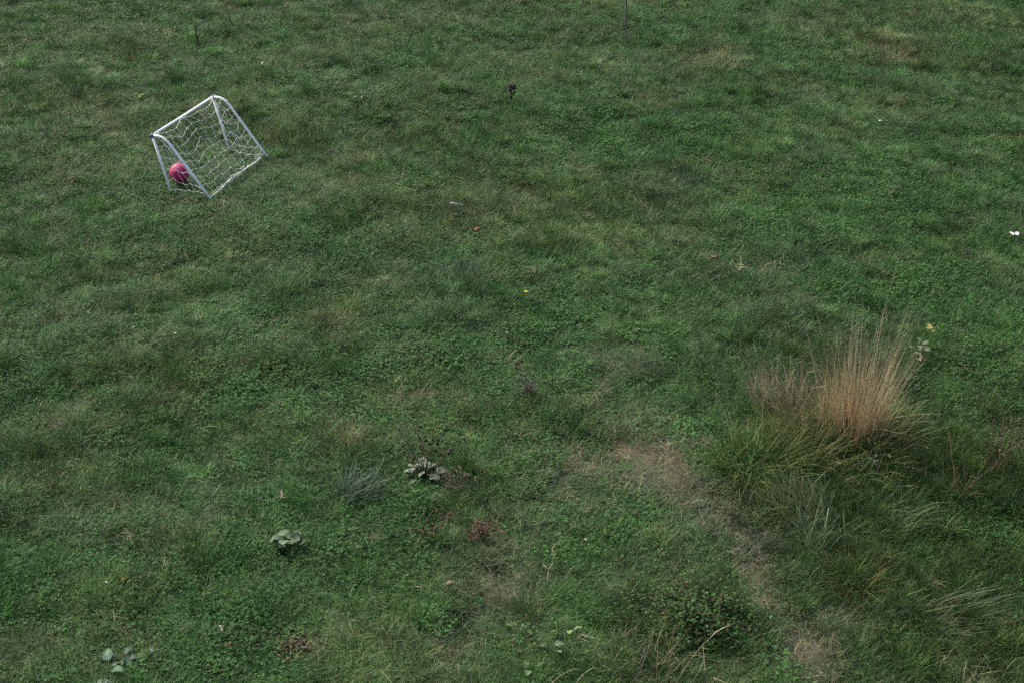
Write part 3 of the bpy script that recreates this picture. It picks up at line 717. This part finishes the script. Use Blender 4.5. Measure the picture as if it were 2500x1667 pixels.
weed_stalks(1050, 1320, "brown wiry seed stalks left of the rusty dock", 9, .2, .08, .002, (.13, .09, .06), twig=3, heads=(2, .014, (.14, .08, .06), "seed_head"))
weed_stalks(725, 1585, "withered brown weed heap in the lower left grass", 20, .07, .09, .0022, (.19, .155, .10), twig=3, heads=(3, .017, (.095, .072, .043), "dead_foliage"))

# --- bramble at the bottom
root = thing("bramble", G(1690, 1500), "low dark bramble mound with brown dead leaves by the track", "bramble bush")
ml = MB(); mc = MB(); md = MB()
for i in range(110):
    a = rng.uniform(0, 2 * PI); l = rng.uniform(.15, .5); h = rng.uniform(.05, .19); m = 8; t = np.linspace(0, 1, m)
    P = np.stack([math.cos(a) * l * t * 1.1 + rng.normal(0, .05), math.sin(a) * l * t * .9 + rng.normal(0, .05), h * np.sin(PI * np.clip(t * .85 + .05, 0, 1))], 1)
    stalk(mc, P, .0024, .0012, (.05, .055, .025))
    for k in range(1, m):
        for q in range(3):
            dead = rng.random() < .1
            add_leaf(md if dead else ml, P[k] + rng.normal(0, .02, 3), rng.uniform(0, 6.3), rng.uniform(-.3, .6), rng.uniform(.014, .03), rng.uniform(.01, .018), vary((.075, .05, .03) if dead else (.028, .068, .013), 1, .4, .12)[0], n=4, bend=.6)
ml.build("foliage", M_LEAF, root); mc.build("cane", M_DRY, root); md.build("dead_foliage", M_LEAF, root)

# --- single stalks along the bottom edge
def seed_stalk(px, py, label, h, dx, dy, droop, col, head=True, r=.0024):
    root = thing("seeding_grass_stalk", G(px, py), label, "grass stalk", "dry grass stalks along the bottom edge")
    mb = MB(); P = curve(h, dx, dy, 10, .004, droop); stalk(mb, P, r, r * .55, col); mb.build("stem", M_DRY, root)
    if head:
        mb = MB(); T = np.linspace(6, 9, 16); Q = np.stack([np.interp(T, np.arange(10), P[:, q]) for q in range(3)], 1)
        add_tube(mb, Q, [max(.0012, .006 * math.sin(PI * (q + .5) / 16) * rng.uniform(.6, 1.3)) for q in range(16)], np.array(col) * .85, 6)
        mb.build("seed_head", M_DRY, root)
seed_stalk(1630, 1672, "straight brown seeding stalk standing above the bottom edge", .5, .02, .0, 0, (.30, .2, .13))
seed_stalk(1645, 1680, "pale stalk arching over to the right beside the bramble", .52, .32, .12, .16, (.36, .3, .2))
seed_stalk(1330, 1690, "short pale stalk curling right from the bottom edge", .25, .2, .02, .1, (.34, .3, .18), False, .003)
seed_stalk(1395, 1690, "curled pale stalk under the yellowish bottom tuft", .26, .14, .02, .1, (.34, .32, .2), False, .003)
seed_stalk(1550, 1675, "greyish thin stalk left of the straight brown stalk", .3, .05, .02, .02, (.24, .22, .18), True)

# --- fallen leaves, flowers, small finds
def small(name, px, py, label, cat, size, col, k=1, shape='ovate', aspect=.6, tilt=.5, up=.045, group=None, curl=.8, az=None, col2=None):
    mb = MB(); s = size * .72
    for i in range(k):
        a = (az if az is not None else rng.uniform(0, 6.3)) + 1.2 * i
        add_leaf(mb, (0, 0, .006 * i), a, tilt * rng.uniform(.4, 1.2), s * rng.uniform(.7, 1), s * aspect, np.array(col) * .8, shape=shape, bend=curl * rng.uniform(.5, 1.6), n=6, cup=rng.uniform(.2, .9), roll=rng.normal(0, .5))
    o = mb.build(name, M_LEAF); put(o, px, py, up)
    return tag(o, label, cat, group)
small("fallen_leaf", 1163, 576, "salmon orange fallen leaf lying in the middle of the upper field", "leaf", .10, (.42, .17, .11), 2, tilt=.7)
small("fallen_leaf", 685, 1230, "curled tan leaf with a twist beside a small grey green weed", "leaf", .14, (.36, .28, .2), 2, aspect=.3, tilt=.25, az=.45, curl=.5)
small("fallen_leaf", 325, 152, "tiny red brown leaf above and left of the goal", "leaf", .085, (.24, .06, .035), 2)
small("fallen_leaf", 1258, 905, "reddish brown leaf lying behind the dark dead weed", "leaf", .065, (.14, .075, .068), 3, aspect=.8)
small("fallen_leaf", 1740, 640, "pinkish brown curled leaf in the grass above the worn track", "leaf", .08, (.32, .17, .12), 2)
small("fallen_leaf", 2248, 893, "flat brown leaf below the grey green weed by the tall clump", "leaf", .09, (.27, .19, .14), 2, aspect=.9)
small("fallen_leaf", 1510, 1382, "rust orange curled leaf with a straw beside it in the lower grass", "leaf", .05, (.22, .12, .065), 2)
small("fallen_leaf", 557, 1592, "red brown leaf standing in the grass near the bottom left", "leaf", .05, (.24, .085, .055), 1, tilt=1.2, aspect=.8)
small("fallen_leaf", 745, 1340, "small orange brown leaf right of the pale lobed plant", "leaf", .035, (.2, .1, .055), 2)
small("fallen_leaf", 1090, 1437, "pale brown boat shaped leaf beside a dark green leaf", "leaf", .08, (.33, .26, .18), 1, aspect=.4, az=.2)
small("fallen_leaf", 1425, 1112, "reddish leaf left of the bare brown patch", "leaf", .05, (.19, .095, .06), 2)
small("fallen_leaf", 1975, 962, "yellow leaf caught in the left side of the tall clump", "leaf", .06, (.26, .26, .06), 2, up=.2)
small("fallen_leaf", 2160, 1140, "yellowish leaf below the tall clump beside the silvery weed", "leaf", .06, (.22, .22, .06), 2, up=.1)
small("bark_strip", 1112, 512, "pale grey curled strip of bark or dead leaf in the upper field", "bark", .15, (.40, .38, .37), 3, aspect=.2, az=.2, tilt=.3)
small("petal", 375, 1608, "lilac white drooping petal upright in the bottom left grass", "petal", .05, (.5, .47, .56), 1, tilt=1.2, aspect=.6, up=.05)
small("petal", 543, 1546, "white curled petal left of the withered brown weed", "petal", .05, (.56, .53, .54), 2, tilt=.3, aspect=.5)
small("leaf_scrap", 640, 168, "pale green white scrap of leaf right above the goal", "leaf", .12, (.42, .5, .34), 2, aspect=.35, az=.1)
for (x, y, lb) in [(2147, 309, "round white clover head in the far right grass"), (430, 830, "white flower above the middle left clover"), (1237, 828, "tiny white flower in the bright central clover"),
                   (1428, 1335, "tiny white flower in the trampled lower grass"), (328, 816, "tiny white flower left of the brighter white one"), (262, 1440, "white flower left of the small yellow weed"),
                   (1680, 1585, "white flower in the grass below the bramble"), (2260, 1110, "white speck of a flower right of the tall clump foot")]:
    root = thing("white_flower", G(x, y), lb, "flower", "small white flowers scattered in the grass")
    k = .022 if y < 400 else .012
    mb = MB()
    for i in range(14): add_leaf(mb, (0, 0, .06), rng.uniform(0, 6.3), rng.uniform(.1, 1.5), k, k * .5, (.72, .72, .66), n=3)
    mb.build("petals", M_LEAF, root)
    mb = MB(); stalk(mb, [(0, 0, -.01), (.002, 0, .03), (0, 0, .062)], .0012, .001, (.08, .14, .05)); mb.build("stem", M_LEAF, root)
def yflower(x, y, lb, s, n, h, cc=None):
    root = thing("yellow_flower", G(x, y), lb, "flower", "yellow flowers in the grass")
    mb = MB(); ms = MB()
    for q in range(n):
        c = np.array([rng.normal(0, s * 1.2), rng.normal(0, s * 1.2), h * rng.uniform(.75, 1)]); stalk(ms, [(0, 0, -.01), (c[0] * .5, c[1] * .5, c[2] * .6), c], .0016, .001, (.1, .15, .05))
        for i in range(9): add_leaf(mb, c, 2 * PI * i / 9, .35, s, s * .35, cc or ((.5, .40, .05) if n == 1 else (.30, .27, .08)), n=3)
    mb.build("petals", M_LEAF, root); ms.build("stem", M_LEAF, root)
yflower(1285, 734, "single bright yellow flower in the middle of the field", .022, 1, .06)
yflower(2262, 860, "yellow flower cluster on stems right of the tall dry clump", .022, 5, .26)
yflower(857, 240, "lime green flowering weed right of the goal in the far grass", .03, 3, .05, (.16, .22, .04))
yflower(345, 242, "lime yellow weed flower left above the goal", .03, 4, .05, (.16, .22, .03))
# butterfly
root = thing("butterfly", G(2474, 590) + np.array([0, 0, .07]), "small white butterfly with dark wing spot resting near the right edge", "butterfly")
for s in (-1, 1):
    for (a, L_, W_, t) in ((.5, .044, .038, .25), (-.55, .034, .034, .2)):
        mb = MB(); add_leaf(mb, (0, 0, .004), (PI / 2 + a) if False else (0 + a if s > 0 else PI - a), t, L_, W_, (.86, .86, .84), shape='wing', bend=.05, cup=.02); mb.build("wing", M_LEAF, root)
mb = MB(); add_tube(mb, [(0, .018, .008), (0, 0, .008), (0, -.026, .005)], [.0025, .0042, .002], (.05, .05, .05), 7); mb.build("body", M_DRY, root)
mb = MB(); add_leaf(mb, (.022, .012, .018), .5, .22, .012, .009, (.06, .06, .06), shape='round', n=4); mb.build("wing_spot", M_LEAF, root)
# forked straws lying loose
def straw(px, py, label, pts_list, col=(.42, .37, .24), r=.003):
    mb = MB()
    for P in pts_list: stalk(mb, P, r, r * .6, col)
    o = mb.build("dry_straw", M_DRY); put(o, px, py); return tag(o, label, "straw", "single straws lying on the grass")
straw(1335, 1440, "bleached forked straw standing in the trampled grass", [[(0, 0, 0), (.005, .03, .06), (.01, .06, .11)], [(.01, .06, .11), (.04, .1, .14)], [(.01, .06, .11), (-.02, .09, .13)]])
straw(1347, 1365, "thin bent straw above the forked one", [[(.03, -.03, .03), (0, 0, .04), (.01, .04, .07), (.035, .07, .08)]], r=.002)
straw(1610, 1368, "small forked pale straw left of the track", [[(0, 0, .03), (.02, .01, .05), (.05, .02, .06)], [(.02, .01, .05), (-.01, .04, .06)]], r=.002)
straw(1560, 1215, "long thin straw leaning over the bright clover patch", [[(-.03, -.1, .02), (0, 0, .09), (.03, .08, .15)]], (.36, .33, .15), .002)
straw(1015, 1445, "pale straw angled beside the pale brown boat leaf", [[(0, 0, .05), (.03, -.01, .05), (.06, -.03, .04)], [(.04, -.06, .03), (.06, -.1, .02)]])
straw(2010, 1335, "single bleached upright blade right of the track", [[(0, 0, .05), (0, .01, .2), (.005, .02, .3)]], (.45, .42, .33), .004)
#PLANTS_END
# ------------------------------------------------------------------ light
w = bpy.data.worlds.new("World"); sc.world = w; w.use_nodes = True
nt = w.node_tree; bg = nt.nodes["Background"]; sky = nt.nodes.new("ShaderNodeTexSky"); sky.sky_type = 'NISHITA'; sky.sun_disc = False
SUN_EL, SUN_AZ = 44, -48          # the brighter part of the overcast sky: beyond the field, a little to the left
sky.sun_elevation = R(SUN_EL); sky.sun_rotation = R(SUN_AZ); sky.air_density = 1; sky.dust_density = 5.0; sky.ozone_density = 1
nt.links.new(sky.outputs[0], bg.inputs[0]); bg.inputs[1].default_value = .075
sl = bpy.data.lights.new("sun", 'SUN'); sl.energy = 1.5; sl.angle = R(22); sl.color = (1, .93, .84)
so = bpy.data.objects.new("sun", sl); COL.objects.link(so)
dv = Vector((math.sin(R(SUN_AZ)) * math.cos(R(SUN_EL)), math.cos(R(SUN_AZ)) * math.cos(R(SUN_EL)), math.sin(R(SUN_EL))))
so.rotation_euler = dv.to_track_quat('Z', 'Y').to_euler(); so.location = (0, 0, 30)
sc.view_settings.view_transform = 'Standard'; sc.view_settings.look = 'None'; sc.view_settings.exposure = 1.75; sc.view_settings.gamma = 1
sc.cycles.use_denoising = False; sc.cycles.adaptive_threshold = .02
sc.cycles.max_bounces = 5; sc.cycles.diffuse_bounces = 3; sc.cycles.glossy_bounces = 2; sc.cycles.transmission_bounces = 3
